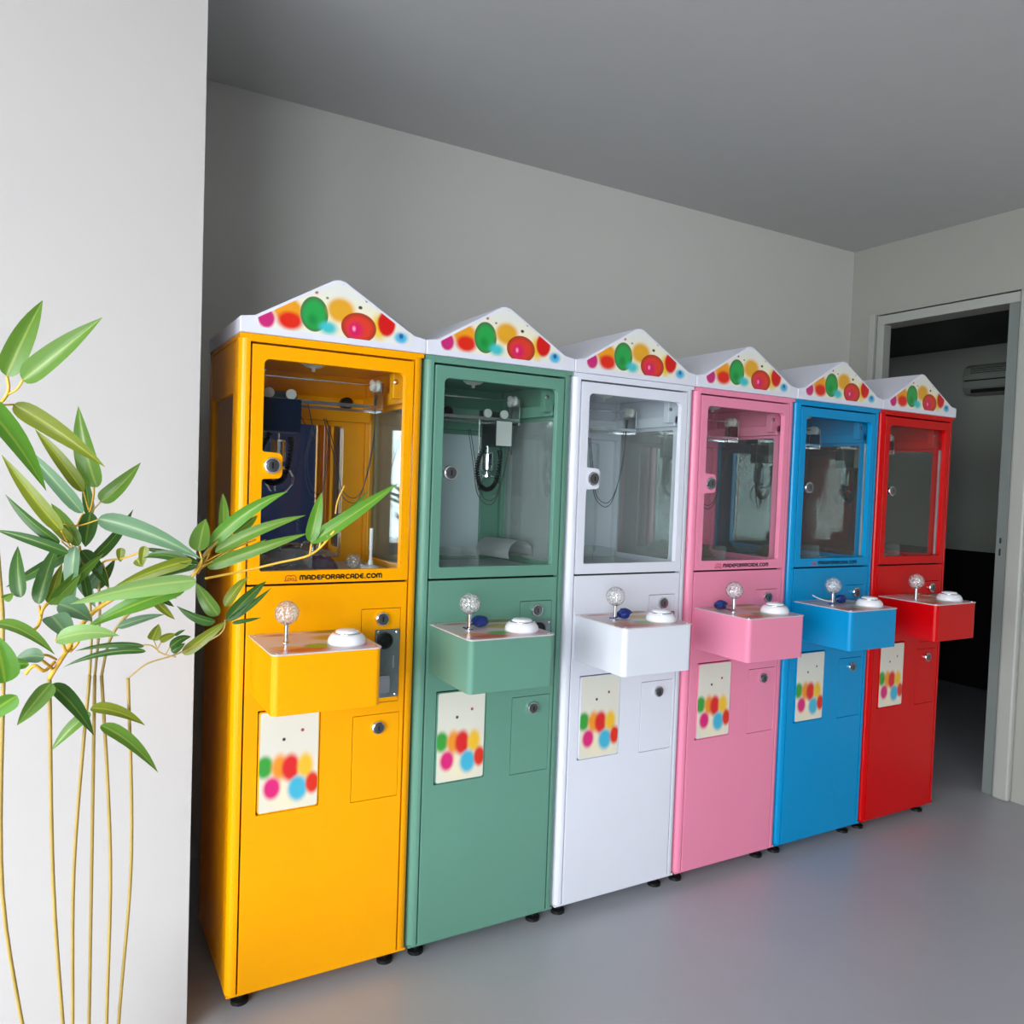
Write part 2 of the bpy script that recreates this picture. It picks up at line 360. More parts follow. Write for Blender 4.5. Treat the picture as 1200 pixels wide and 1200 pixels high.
# ---------------------------------------------------------------- claw machine parts (meshes shared by the six machines)
W2, DEP, TOP, BOT = 0.257, 0.45, 1.6085, -0.15
DL, DR, DB, DT = -0.2285, 0.2285, 0.950, 1.5855
OL, OR, OB, OT = -0.195, 0.200, 0.987, 1.547
G = 0.0030
ME = {}
def cached(key, fn, **kw):
    if key not in ME:
        bm = bmesh.new(); fn(bm); ME[key] = mesh(key, bm, **kw)
    return ME[key]
def f_frame(bm):                  # posts, header, rear posts and beams
    for s in (-1, 1):
        x0, x1 = sorted((s*W2, s*(W2-0.0265)))
        R = 0.021; q = [(s*W2,0.045),(s*W2,R)]
        q += [(s*(W2-R+R*math.cos(math.radians(a))), R-R*math.sin(math.radians(a))) for a in (15,30,45,60,75)]
        q += [(s*(W2-R),0),(s*(W2-0.0265),0),(s*(W2-0.0265),0.045)]
        prism(bm, q, [], BOT, TOP-0.0121, 'xy')                    # front posts with a rounded outer corner
        box(bm, x0, x1, DEP-0.045, DEP, BOT, TOP)                  # rear posts
    box(bm, -W2+0.0265, W2-0.0265, 0, 0.045, DT+G, TOP)            # header
    box(bm, -W2, W2, 0.001, DEP, TOP-0.012, TOP)                     # roof sheet
def f_side(s):
    def f(bm):
        x0, x1 = (s*W2, s*(W2-0.016))
        prism(bm, [(0.046,BOT),(DEP-0.046,BOT),(DEP-0.046,TOP-0.013),(0.046,TOP-0.013)], [rrect(0.085,0.400,0.985,1.457,0.012)], min(x0,x1)+0.0005, max(x0,x1)-0.0005, 'yz')
    return f
def f_side_glass(s):
    return lambda bm: box(bm, s*(W2-0.010)-0.002, s*(W2-0.010)+0.002, 0.080, 0.405, 0.980, 1.462)
def f_back(bm): prism(bm, [(-W2+0.027,BOT),(W2-0.027,BOT),(W2-0.027,TOP-0.013),(-W2+0.027,TOP-0.013)], [rrect(-0.158,0.160,0.978,1.411,0.008)], DEP-0.030, DEP-0.012)
def f_mirror(bm): box(bm, -0.165, 0.167, DEP-0.011, DEP-0.006, 0.970, 1.420)
def f_bed(bm): box(bm, -W2+0.018, W2-0.018, 0.048, DEP-0.032, 0.945, 0.965)
def f_soffit(bm): box(bm, -W2+0.018, W2-0.018, 0.046, DEP-0.032, 1.572, 1.580)
def f_rail(s):                    # box beam the gantry wheels run on, with a front bracket
    def f(bm):
        a, b = sorted((s*(W2-0.018), s*(W2-0.045))); box(bm, a, b, 0.046, DEP-0.032, 1.468, 1.505)
        a, b = sorted((s*(W2-0.018), s*(W2-0.075))); box(bm, a, b, 0.046, 0.075, 1.478, 1.552)
    return f
def f_crossbeam(bm): box(bm, -W2+0.018, W2-0.018, DEP-0.062, DEP-0.032, 1.425, 1.50)
def f_door(tab):
    def f(bm):
        op = rrect(OL, OR, OB, OT, (0.006,0.006,0.016,0.016))
        if tab:
            zc = 1.268; t = []
            for k in range(5): a = math.radians(90-90*k/4); t.append((OL+0.006*(1-math.sin(a)) if False else OL+0.006-0.006*math.cos(math.radians(90*k/4)), zc+0.042-0.006*math.sin(math.radians(90*k/4))))
            for k in range(6): a = math.radians(90-90*k/5); t.append((OL+0.039+0.014*math.cos(a), zc+0.020+0.014*math.sin(a)))
            for k in range(6): a = math.radians(-90*k/5); t.append((OL+0.039+0.014*math.cos(a), zc-0.020+0.014*math.sin(a)))
            for k in range(5): t.append((OL+0.006-0.006*math.cos(math.radians(90-90*k/4)), zc-0.036-0.006*(1-math.cos(math.radians(90*k/4)))))
            # opening runs BL, BR, TR, TL: the tab joins on the way down the left side
            op = op + t
        prism(bm, [(DL+G,DB+G),(DR-G,DB+G),(DR-G,DT-G),(DL+G,DT-G)], [op], -0.001, 0.018)
    return f
def f_pane(bm): box(bm, OL-0.008, OR+0.008, 0.0185, 0.0215, OB-0.008, OT+0.008)
def f_lock(u, z, r=0.0165, d=0.004):
    return (lambda bm: lathe(bm, (u, d, z), (0,-1,0), [(r,0),(r,0.007),(r*0.93,0.010),(r*0.78,0.0115),(r*0.74,0.0095)], 28),
            lambda bm: lathe(bm, (u, d, z), (0,-1,0), [(r*0.72,0.009),(r*0.70,0.0125),(r*0.5,0.0135),(0,0.0138)], 24),
            lambda bm: box(bm, u-r*0.09, u+r*0.09, d-0.0145, d-0.013, z-r*0.36, z+r*0.36))
def f_lower(bm):
    prism(bm, [(DL+G,BOT),(DR-G,BOT),(DR-G,DB-G),(DL+G,DB-G)],
          [[(0.090,0.60),(0.2085,0.60),(0.2085,0.873),(0.090,0.873)], [(-0.190,0.33),(-0.020,0.33),(-0.020,0.613),(-0.190,0.613)], [(0.073,0.32),(0.2145,0.32),(0.2145,0.568),(0.073,0.568)]], 0.0, 0.014)
def f_plate(x0,x1,z0,z1,y0=0.0002,y1=0.012): return lambda bm: box(bm, x0+0.0016, x1-0.0016, y0, y1, z0+0.0016, z1-0.0016)
def f_seam_shade(bm): box(bm, -W2+0.02, W2-0.02, 0.030, 0.046, BOT+0.01, DB+0.012)  # black sheet added behind the panels to put shade into their seams
def f_acceptor(bm):
    prism(bm, rrect(0.1316,0.2046,0.615,0.812,0.003), [], -0.004, 0.004)
def f_coin_mouth(bm): lathe(bm, (0.160,-0.004,0.780), (0,-1,0), [(0.024,0),(0.024,0.004),(0.019,0.006),(0.016,0.002),(0,0.001)], 24)
def f_coin_slot(bm): box(bm, 0.186, 0.1895, -0.0055, -0.002, 0.70, 0.735)
def f_return(bm): prism(bm, rrect(0.142,0.176,0.63,0.68,0.006), [], -0.012, -0.003)
def f_screw(u, z): return lambda bm: lathe(bm, (u,-0.004,z), (0,-1,0), [(0.0042,0),(0.004,0.0016),(0.002,0.0026),(0,0.0028)], 10)
BL, BR, BD, BT, BB = -0.218, 0.054, 0.262, 0.8165, 0.672
def f_boxshell(bm):               # control box: vertical front edges rounded
    out = [(BL,-0.0005),(BL,-BD+0.016)]
    for k in range(7): a = math.radians(180+90*k/6); out.append((BL+0.016+0.016*math.cos(a), -BD+0.016+0.016*math.sin(a)))
    for k in range(7): a = math.radians(270+90*k/6); out.append((BR-0.016+0.016*math.cos(a), -BD+0.016+0.016*math.sin(a)))
    out += [(BR,-0.0005)]
    q = []
    for p in out:
        if not q or (abs(p[0]-q[-1][0])+abs(p[1]-q[-1][1])) > 1e-6: q.append(p)
    prism(bm, q, [], BB, BT, 'xy')
def f_panel(bm):
    prism(bm, rrect(BL-0.002, BR+0.002, -BD-0.002, -0.001, (0.016,0.016,0.001,0.001)), [], BT+0.0003, BT+0.0035, 'xy')
def f_panelscrew(u, y): return lambda bm: lathe(bm, (u,y,BT+0.0035), (0,0,1), [(0.004,0),(0.004,0.001),(0.002,0.002),(0,0.0021)], 10)
JU, JY, JZ = -0.1526, -0.1266, 0.896
def f_shaft(bm):
    lathe(bm, (JU,JY,BT+0.0035), (0,0,1), [(0.013,0),(0.013,0.0015),(0.0062,0.003),(0.0058,0.045),(0.0085,0.047),(0.0095,0.054)], 18)
def f_ball(bm):
    lathe(bm, (JU,JY,JZ), (0,0,1), [(0.0305*math.sin(math.pi*k/14), -0.0305*math.cos(math.pi*k/14)) for k in range(15)], 24)
NU, NY = -0.0124, -0.185
def f_button(bm): lathe(bm, (NU,NY,BT+0.0035), (0,0,1), [(0.049,0),(0.0495,0.006),(0.0475,0.014),(0.042,0.022),(0.036,0.0265),(0.034,0.0265)], 36)
def f_bring(bm): lathe(bm, (NU,NY,BT+0.0035), (0,0,1), [(0.0342,0.024),(0.0345,0.0285),(0.031,0.0292),(0.0305,0.027)], 36)
def f_bcap(bm): lathe(bm, (NU,NY,BT+0.0035), (0,0,1), [(0.030,0.025),(0.030,0.031),(0.026,0.0345),(0.014,0.0365),(0,0.037)], 36)
def f_crown(bm):
    a = 0.016; pts = [(-0.2595,TOP+0.0006),(0.2595,TOP+0.0006),(0.2595,1.650),(0.222,1.656)]
    pts += [(0.030,1.7685),(0.017,1.7765),(0.0,1.7795),(-0.017,1.7765),(-0.030,1.7685)]
    pts += [(-0.222,1.656),(-0.2595,1.650)]
    prism(bm, pts, [], -0.006, 0.46)
def f_crownsticker(bm):
    prism(bm, [(-0.213,1.626),(0.213,1.626),(0.216,1.650),(0.024,1.7635),(0.012,1.769),(0.0,1.770),(-0.012,1.769),(-0.024,1.7635),(-0.216,1.650)], [], -0.0066, -0.0058)
def f_foot(u, y): return lambda bm: lathe(bm, (u,y,-DZ), (0,0,1), [(0.024,0),(0.024,0.01),(0.012,0.016),(0.012,0.06)], 16)
def f_kick(bm): box(bm, -W2+0.002, W2-0.002, 0.002, DEP-0.002, BOT-0.004, BOT+0.002)
def f_flap(bm): prism(bm, rrect(-0.187,-0.023,0.333,0.610,0.008), [], -0.003, 0.006)
def f_flapprint(bm): prism(bm, rrect(-0.184,-0.026,0.336,0.607,0.006), [], -0.0036, -0.0031)
def f_chute(bm): box(bm, -0.05, -0.047, 0.03, 0.15, 0.966, 1.035)
def f_chute2(bm): box(bm, -0.19, -0.0505, 0.147, 0.15, 0.966, 1.035)
def f_hook(bm): tube(bm, [(0.19,0.03,1.53),(0.19,0.024,1.53)], 0.006, 10)
def f_reflection_strip(bm): box(bm, 0.203, 0.214, 0.024, 0.034, 0.99, 1.46)  # pale strip standing in for a bright reflection at the door edge
def f_lamp(bm): lathe(bm, (-0.02,0.16,1.572), (0,0,-1), [(0.035,0),(0.033,0.006),(0.022,0.014),(0.006,0.017),(0.005,0.026),(0,0.027)], 20)
# gantry, measured from the cross bar's centre line (y = 0)
def g_bar(z0, z1, y): return lambda bm: box(bm, -0.195, 0.186, y-0.0035, y+0.0035, z0, z1)
def g_axle(bm): tube(bm, [(-0.20,0,1.524),(0.20,0,1.524)], 0.0032, 8)
def g_plate(s): return lambda bm: box(bm, s*0.187-0.0025, s*0.187+0.0025, -0.022, 0.05, 1.442, 1.530)
def g_wheel(u, y): return lambda bm: lathe(bm, (u,y,1.524), (1,0,0), [(0.006,-0.013),(0.017,-0.012),(0.017,-0.006),(0.013,-0.004),(0.013,0.004),(0.017,0.006),(0.017,0.012),(0.006,0.013)], 20)
def t_wheel(u, y): return lambda bm: lathe(bm, (u,y,1.474), (0,-1,0), [(0.004,-0.004),(0.0145,-0.004),(0.0145,0.004),(0.005,0.005),(0.005,0.007),(0,0.007)], 20)
def t_plate(bm): box(bm, -0.045, 0.045, -0.012, -0.008, 1.462, 1.482)
def t_box(bm): box(bm, 0.008, 0.070, -0.030, 0.070, 1.366, 1.452)
def t_front(bm): box(bm, 0.010, 0.068, -0.0325, -0.0302, 1.368, 1.450)
def t_wbox(bm): box(bm, -0.053, 0.053, -0.032, 0.055, 1.366, 1.460)
def t_wfront(bm): box(bm, -0.052, 0.052, -0.0345, -0.0322, 1.368, 1.459)
def t_post(bm): tube(bm, [(-0.050,-0.02,1.452),(-0.050,-0.02,1.30)], 0.003, 8)
def c_solenoid(bm): lathe(bm, (0,0.01,1.345), (0,0,-1), [(0.004,-0.022),(0.004,0),(0.020,0.001),(0.0215,0.006),(0.0215,0.058),(0.018,0.062),(0.010,0.066),(0.010,0.080)], 20)
def c_hub(bm): lathe(bm, (0,0.01,1.268), (0,0,-1), [(0.006,-0.004),(0.024,0),(0.024,0.006),(0.012,0.012),(0.0,0.014)], 18)
def c_prong(k):
    def f(bm):
        a = math.radians(90+120*k); d = Vector((math.cos(a), math.sin(a), 0)); c = Vector((0,0.01,0))
        pr = [(0.020,1.262),(0.034,1.258),(0.044,1.240),(0.042,1.218),(0.028,1.200),(0.022,1.198)]
        tube(bm, [c+d*r+Vector((0,0,z)) for r, z in pr], [0.0035,0.0035,0.0035,0.0032,0.003,0.002], 6)
    return f
def c_cord(bm):                   # coiled lead hanging in a loop
    pts = []; N = 46*10
    path = [(-0.034,1.36),(-0.052,1.33),(-0.060,1.29),(-0.054,1.25),(-0.036,1.224),(-0.012,1.222),(0.008,1.24),(0.020,1.28),(0.026,1.33),(0.022,1.352)]
    def P(t):
        s = t*(len(path)-1); i = min(int(s), len(path)-2); q = s-i
        p0 = path[max(i-1,0)]; p1 = path[i]; p2 = path[i+1]; p3 = path[min(i+2,len(path)-1)]
        return [0.5*((2*p1[j])+(-p0[j]+p2[j])*q+(2*p0[j]-5*p1[j]+4*p2[j]-p3[j])*q*q+(-p0[j]+3*p1[j]-3*p2[j]+p3[j])*q**3) for j in (0,1)]
    for i in range(N+1):
        t = i/N; x, z = P(t); x2, z2 = P(min(1,t+0.01)); x1, z1 = P(max(0,t-0.01))
        tx, tz = x2-x1, z2-z1; l = math.hypot(tx,tz) or 1; nx, nz = -tz/l, tx/l
        a = 2*math.pi*i/10; pts.append((x+nx*0.0062*math.cos(a), -0.035+0.0062*math.sin(a), z+nz*0.0062*math.cos(a)))
    tube(bm, pts, 0.0026, 5)
def spline(path, n=8):
    out = []
    for i in range(len(path)-1):
        p0 = Vector(path[max(i-1,0)]); p1 = Vector(path[i]); p2 = Vector(path[i+1]); p3 = Vector(path[min(i+2,len(path)-1)])
        for k in range(n):
            q = k/n; out.append(0.5*((2*p1)+(-p0+p2)*q+(2*p0-5*p1+4*p2-p3)*q*q+(-p0+3*p1-3*p2+p3)*q**3))
    out.append(Vector(path[-1])); return out
def ribbon(bm, pts, wd, y, close=False):
    n = len(pts)
    for i in range(n-1):
        (x0,z0),(x1,z1) = pts[i], pts[i+1]; l = math.hypot(x1-x0, z1-z0) or 1; nx, nz = -(z1-z0)/l*wd/2, (x1-x0)/l*wd/2
        ex, ez = (x1-x0)/l*wd*0.3, (z1-z0)/l*wd*0.3
        bm.faces.new([bm.verts.new(p) for p in ((x0-ex+nx,y,z0-ez+nz),(x0-ex-nx,y,z0-ez-nz),(x1+ex-nx,y,z1+ez-nz),(x1+ex+nx,y,z1+ez+nz))])
def arcp(cx, cy, rx, ry, a0, a1, n=8): return [(cx+rx*math.cos(math.radians(a0+(a1-a0)*k/n)), cy+ry*math.sin(math.radians(a0+(a1-a0)*k/n))) for k in range(n+1)]
ARCH = lambda x0, x1: [(x0,0)]+arcp((x0+x1)/2, 0.62, (x1-x0)/2, 0.38, 180, 0)+[(x1,0)]
GLYPH = {   # heavy geometric capitals: (advance, strokes) in a unit-high cell
 'M': (1.15, [ARCH(0.12,0.55), ARCH(0.55,0.98)]), 'A': (0.86, [ARCH(0.12,0.70), [(0.12,0.36),(0.70,0.36)]]),
 'D': (0.90, [[(0.12,0),(0.12,1)], [(0.12,1),(0.30,1)]+arcp(0.30,0.5,0.44,0.5,90,-90)+[(0.12,0)]]),
 'E': (0.76, [[(0.62,1),(0.40,1)]+arcp(0.44,0.5,0.32,0.5,90,270)+[(0.62,0)], [(0.12,0.5),(0.60,0.5)]]),
 'F': (0.72, [[(0.62,1),(0.36,1)]+arcp(0.36,0.76,0.24,0.24,90,180)+[(0.12,0)], [(0.12,0.5),(0.58,0.5)]]),
 'O': (1.00, [arcp(0.49,0.5,0.37,0.5,0,360,16)]), 'C': (0.86, [arcp(0.48,0.5,0.36,0.5,50,310,12)]),
 'R': (0.84, [[(0.12,0),(0.12,1),(0.40,1)]+arcp(0.40,0.74,0.26,0.26,90,-90)+[(0.12,0.48)], [(0.38,0.48),(0.68,0)]]),
 '.': (0.42, [[(0.16,0.0),(0.26,0.0)]])}
def f_letters(bm):
    txt = 'MADEFORARCADE.COM'; tot = sum(GLYPH[ch][0] for ch in txt); h = 0.0108; wd = 0.0037; sx = (0.148+0.089)/tot; x = -0.089; q = 0
    for ch in txt:
        for st in GLYPH[ch][1]:
            q += 1; ribbon(bm, [(x+a*sx, 0.9628+b*h) for a, b in st], wd, -0.0014-0.000004*q)
        x += GLYPH[ch][0]*sx
def f_logo(bm):                   # flat red emblem: two arches over a curl
    cx, zb = -0.1125, 0.9600
    def arc(ox, oz, r, a0, a1, n=10, sx=1.0): return [(cx+ox+sx*r*math.cos(math.radians(a0+(a1-a0)*k/n)), zb+oz+r*math.sin(math.radians(a0+(a1-a0)*k/n))) for k in range(n+1)]
    ribbon(bm, [(cx-0.0165,zb)]+arc(-0.0055,0.0065,0.0085,200,40), 0.0020, -0.0014)
    ribbon(bm, arc(0.0055,0.0065,0.0085,140,-20)+[(cx+0.0165,zb)], 0.0020, -0.00145)
    ribbon(bm, [(cx-0.0165,zb),(cx-0.008,zb)], 0.0020, -0.0015); ribbon(bm, [(cx+0.008,zb),(cx+0.0165,zb)], 0.0020, -0.0015)
    ribbon(bm, arc(-0.0045,0.0042,0.0036,0,360,14), 0.0016, -0.00155); ribbon(bm, arc(0.0045,0.0042,0.0036,0,360,14), 0.0016, -0.0016)

PITCHX, X0 = 0.52, 0.5525
GROUP = 'claw machines standing in a row'
LABELS = {
 'yellow': 'yellow-orange claw machine beside the white wall, partly behind the bamboo leaves',
 'green': 'sage green claw machine with a black coiled cord behind its glass',
 'white': 'white claw machine between the green and the pink one',
 'pink': 'pink claw machine with black lettering under its window',
 'blue': 'bright blue claw machine between the pink and the red one',
 'red': 'red claw machine at the far end of the row by the doorway'}
GANTRY = {'yellow': (-0.112, 0.165), 'green': (0.085, 0.235), 'white': (-0.160, 0.255), 'pink': (-0.150, 0.245), 'blue': (-0.150, 0.265), 'red': (-0.120, 0.265)}
def machine(i, c):
    P = 'paint_'+c
    r = tag(empty('claw_machine', (X0+PITCHX*i, 0, 0)), LABELS[c], 'claw machine', GROUP)
    def part(name, key, fn, mt, parent=r, bevel=0.0, smooth=False, uv=None, loc=(0,0,0), seg=2):
        return obj(name, cached(key, fn, dz=DZ, smooth=smooth, uv=uv), mt, parent, loc, bevel, seg)
    fr = part('cabinet_frame', 'cabinet_frame', f_frame, P, bevel=0.003, seg=2)
    for s, n in ((-1, 'l'), (1, 'r')):
        sp = part('side_panel', 'side_panel_'+n, f_side(s), P, bevel=0.003)
        part('side_window', 'side_window_'+n, f_side_glass(s), 'film_glass' if c in ('green','white') else 'side_glass', sp)
        rb = part('rail_beam', 'rail_beam_'+n, f_rail(s), P, bevel=0.002)
        part('bolt', 'rail_bolt_'+n, (lambda q: lambda bm: lathe(bm, (q*0.188,0.046,1.525), (0,-1,0), [(0.007,0),(0.007,0.004),(0.003,0.006),(0,0.006)], 10))(s), 'chrome', rb)
    bp = part('back_panel', 'back_panel', f_back, P)
    if c == 'red': part('back_insert', 'mirror', f_mirror, P, bp)
    else: part('mirror', 'mirror', f_mirror, 'mirror_film' if c in ('green','white') else 'mirror_clear', bp)
    part('cross_beam', 'cross_beam', f_crossbeam, P, bevel=0.002)
    part('prize_bed', 'prize_bed', f_bed, 'grey_board')
    sf = part('soffit', 'soffit', f_soffit, P)
    part('ceiling_lamp', 'ceiling_lamp', f_lamp, 'white_nylon', sf, smooth=True)
    tab = c in ('yellow', 'white', 'pink')
    dr = part('door', 'door_tab' if tab else 'door_plain', f_door(tab), P, bevel=0.002)
    part('window_pane', 'window_pane', f_pane, 'glass', dr)
    def lock(u, z, parent, key, rr=0.0165, d=0.004):
        a, b, e = f_lock(u, z, rr, d)
        part('lock', key+'_ring', a, 'chrome', parent, smooth=False)
        part('lock_core', key+'_core', b, 'lock_core', parent); part('keyhole', key+'_hole', e, 'black_plastic', parent)
    lock(-0.170, 1.268, dr, 'door_lock', 0.0225, 0.0)
    if c in ('yellow', 'pink', 'blue'):
        o = part('lettering', 'lettering', f_letters, 'letter_black', dr); o['label'] = 'black lettering MADEFORARCADE.COM'
        o = part('emblem', 'emblem', f_logo, 'logo_red', dr); o['label'] = 'small red emblem beside the lettering'
    if c in ('blue', 'red'): part('reflection_strip', 'reflection_strip', f_reflection_strip, 'reflection_haze', dr, bevel=0.002)
    part('front_panel', 'front_panel', f_lower, P, bevel=0.0015)
    part('seam_shade_sheet', 'seam_shade_sheet', f_seam_shade, 'black_plastic')
    cdr = part('coin_door', 'coin_door', f_plate(0.090,0.2085,0.60,0.873), P, bevel=0.001)
    lock(0.150, 0.843, cdr, 'coin_lock', 0.0205, 0.0002)
    ca = part('coin_acceptor', 'coin_acceptor', f_acceptor, 'acceptor_grey', bevel=0.001)
    part('coin_mouth', 'coin_mouth', f_coin_mouth, 'black_plastic', ca); part('coin_slot', 'coin_slot', f_coin_slot, 'chrome', ca)
    part('return_flap', 'return_flap', f_return, 'steel', ca, bevel=0.002)
    for k, (u, z) in enumerate(((0.140,0.806),(0.196,0.803),(0.140,0.622),(0.196,0.622))): part('screw', 'acc_screw%d' % k, f_screw(u, z), 'chrome', ca)
    cb = part('control_box', 'control_box', f_boxshell, P, bevel=0.004, seg=3)
    pn = part('printed_panel', 'printed_panel', f_panel, 'panel_print', cb, uv='xy')
    for k, (u, y) in enumerate(((BL+0.012,-0.014),(BR-0.012,-0.014),(BR-0.012,-BD+0.014),(BL+0.014,-BD+0.014))): part('screw', 'panel_screw%d' % k, f_panelscrew(u, y), 'chrome', cb)
    js = part('joystick', 'joystick_shaft', f_shaft, 'chrome', smooth=False); part('ball_knob', 'ball_knob', f_ball, 'bubble_ball', js, smooth=True)
    pb = part('push_button', 'push_button', f_button, 'white_plastic', smooth=True)
    part('chrome_ring', 'button_ring', f_bring, 'chrome', pb, smooth=True); part('button_cap', 'button_cap', f_bcap, 'white_plastic', pb, smooth=True)
    cr = part('crown', 'crown', f_crown, 'crown_plastic', bevel=0.005, seg=3); cr['label'] = 'white gabled crown with printed balloons'
    part('balloon_sticker', 'balloon_sticker', f_crownsticker, 'crown_print', cr, uv='xz')
    fl = part('prize_flap', 'prize_flap', f_flap, P, bevel=0.002); part('flap_sticker', 'flap_sticker', f_flapprint, 'flap_print', fl, uv='xz')
    ld = part('cash_door', 'cash_door', f_plate(0.073,0.2145,0.32,0.568), P, bevel=0.001); lock(0.147, 0.530, ld, 'cash_lock', 0.0195, 0.0002)
    part('base_plate', 'base_plate', f_kick, P)
    for k, (u, y) in enumerate(((-0.21,0.05),(0.21,0.05),(-0.21,0.40),(0.21,0.40))): part('foot', 'foot%d' % k, f_foot(u, y), 'black_rubber')
    ch = part('chute_guard', 'chute_guard', f_chute, 'acrylic'); part('chute_guard', 'chute_guard2', f_chute2, 'acrylic')
    # gantry
    tu, gy = GANTRY[c]; gl = (0, gy, 0)
    ga = part('gantry', 'gantry_axle', g_axle, 'chrome', loc=gl)
    part('cross_bar', 'gbar1', g_bar(1.452,1.462,-0.018), 'steel', ga); part('cross_bar', 'gbar2', g_bar(1.444,1.452,0.045), 'steel', ga)
    for s, n in ((-1,'l'),(1,'r')):
        part('end_plate', 'gplate'+n, g_plate(s), 'steel', ga)
        part('rail_wheel', 'gwheel'+n, g_wheel(s*0.182-(0.0 if s < 0 else 0.012), 0.0), 'white_nylon', ga)
        part('rail_wheel', 'gwheel2'+n, g_wheel(s*0.182+0.008*s, 0.034), 'white_nylon', ga)
    tr = part('trolley', 'trolley_plate', t_plate, 'dark_steel', loc=(tu, gy, 0))
    for k, u in enumerate((-0.036, 0.026) if c == 'yellow' else (-0.019, 0.044)): part('trolley_wheel', 'twheel%d%s' % (k, c == 'yellow'), t_wheel(u, -0.018), 'white_nylon', tr)
    if c == 'yellow':
        part('motor_box', 'motor_box_wide', t_wbox, 'dark_steel', tr, bevel=0.002); part('front_cover', 'front_cover_wide', t_wfront, 'navy_cover', tr)
    else:
        part('motor_box', 'motor_box', t_box, 'dark_steel', tr, bevel=0.002); part('front_cover', 'front_cover', t_front, 'white_nylon', tr)
    part('limit_post', 'limit_post', t_post, 'steel', tr)
    cl = part('claw', 'claw_solenoid', c_solenoid, 'chrome', loc=(tu, gy, 0)); part('claw_hub', 'claw_hub', c_hub, 'chrome', cl)
    for k in range(3): part('prong', 'prong%d' % k, c_prong(k), 'chrome', cl)
    part('coiled_cord', 'coiled_cord', c_cord, 'black_rubber', cl)
    # loose leads from the gantry to the rear
    bm = bmesh.new()
    tube(bm, spline([(0.18,gy+0.03,1.50+DZ),(0.185,gy+0.04,1.38+DZ),(0.165,gy+0.06,1.22+DZ),(0.14,gy+0.08,1.165+DZ),(0.10,gy+0.10,1.20+DZ),(0.085,gy+0.11,1.30+DZ),(0.08,DEP-0.065,1.43+DZ)]), 0.0014, 5)
    tube(bm, spline([(0.182,gy+0.034,1.50+DZ),(0.187,gy+0.044,1.36+DZ),(0.170,gy+0.065,1.23+DZ),(0.145,gy+0.085,1.18+DZ),(0.108,gy+0.105,1.21+DZ),(0.092,gy+0.11,1.31+DZ),(0.088,DEP-0.065,1.43+DZ)]), 0.0014, 5)
    obj('loose_lead', mesh('loose_lead', bm), 'cable', ga, loc=(0,-gy,0))
    bm = bmesh.new(); tube(bm, [(tu+0.03,gy-0.02,1.46+DZ),(min(0.17,tu+0.10),gy-0.005,1.34+DZ),(min(0.175,tu+0.105),gy,1.345+DZ),(min(0.17,tu+0.085),gy+0.02,1.455+DZ)], 0.0014, 5)
    obj('stiff_lead', mesh('stiff_lead', bm), 'black_rubber', ga, loc=(0,-gy,0))
    bm = bmesh.new(); lathe(bm, (0.15 if c == 'yellow' else -0.01, DEP-0.064, 1.482+DZ), (0,-1,0), [(0.02,0),(0.02,0.022),(0.014,0.026),(0,0.026)], 18)
    obj('drive_motor', mesh('drive_motor', bm), 'black_plastic', r)
    return r
ORDER = ['yellow', 'green', 'white', 'pink', 'blue', 'red']
for i, c in enumerate(ORDER): machine(i, c)

# ---------------------------------------------------------------- things in and on the machines
def mx(i): return X0+PITCHX*i
BED = 0.965+DZ; PAN = BT+0.0035+DZ
def crumple(bm, c, rx, ry, rz, seed, n=10, m_=7, amp=0.25):
    rnd = random.Random(seed); rings = []
    for a in range(m_+1):
        th = math.pi*a/m_
        if a in (0, m_): rings.append([bm.verts.new((c[0], c[1], c[2]-rz*math.cos(th)))]); continue
        ring = []
        for k in range(n):
            q = 1+amp*(rnd.random()-0.5)*2; ph = 2*math.pi*k/n
            ring.append(bm.verts.new((c[0]+rx*q*math.sin(th)*math.cos(ph), c[1]+ry*q*math.sin(th)*math.sin(ph), c[2]-rz*math.cos(th)*(1 if a > m_/2 else 1))))
        rings.append(ring)
    for a, b in zip(rings, rings[1:]):
        for k in range(n):
            if len(a) == 1: bm.faces.new((a[0], b[(k+1)%n], b[k]))
            elif len(b) == 1: bm.faces.new((a[k], a[(k+1)%n], b[0]))
            else: bm.faces.new((a[k], a[(k+1)%n], b[(k+1)%n], b[k]))
def key_tag(i, du, dy, label, seed, strap):
    x, y = mx(i)+JU+du, JY+dy
    t = tag(empty('key_bundle', (x, y, PAN)), label, 'key tag', 'blue key bundles beside the joysticks')
    bm = bmesh.new(); crumple(bm, (0,0,0.0175), 0.026, 0.018, 0.0172, seed); obj('pouch', mesh('pouch', bm), 'key_blue', t)
    bm = bmesh.new(); tube(bm, spline([(-0.015,-0.002,0.016),(-0.03,-0.012,0.012),(-du*0.98-0.012,-dy-0.010,0.008),(-du-0.016,-dy+0.006,0.007)]), 0.002, 6)
    obj('strap', mesh('strap', bm), 'key_blue' if strap == 'blue' else 'black_rubber', t)
    return t
key_tag(1, 0.048, 0.030, 'navy key bundle tied by a dark strap to the green machine joystick', 3, 'dark')
key_tag(2, 0.046, 0.012, 'bright blue crumpled key bundle on the white machine control panel', 4, 'blue')
key_tag(3, -0.010, 0.055, 'violet-blue key bundle behind the pink machine joystick', 5, 'dark')
kb = key_tag(4, 0.078, 0.022, 'round blue key bundle with a pale tail on the blue machine panel', 6, 'blue')
bm = bmesh.new(); tube(bm, spline([(-0.084,-0.026,0.016),(-0.108,-0.016,0.018),(-0.132,0.002,0.026),(-0.146,0.016,0.036)]), 0.0022, 6); obj('tail', mesh('tail', bm), 'cable_white', kb)
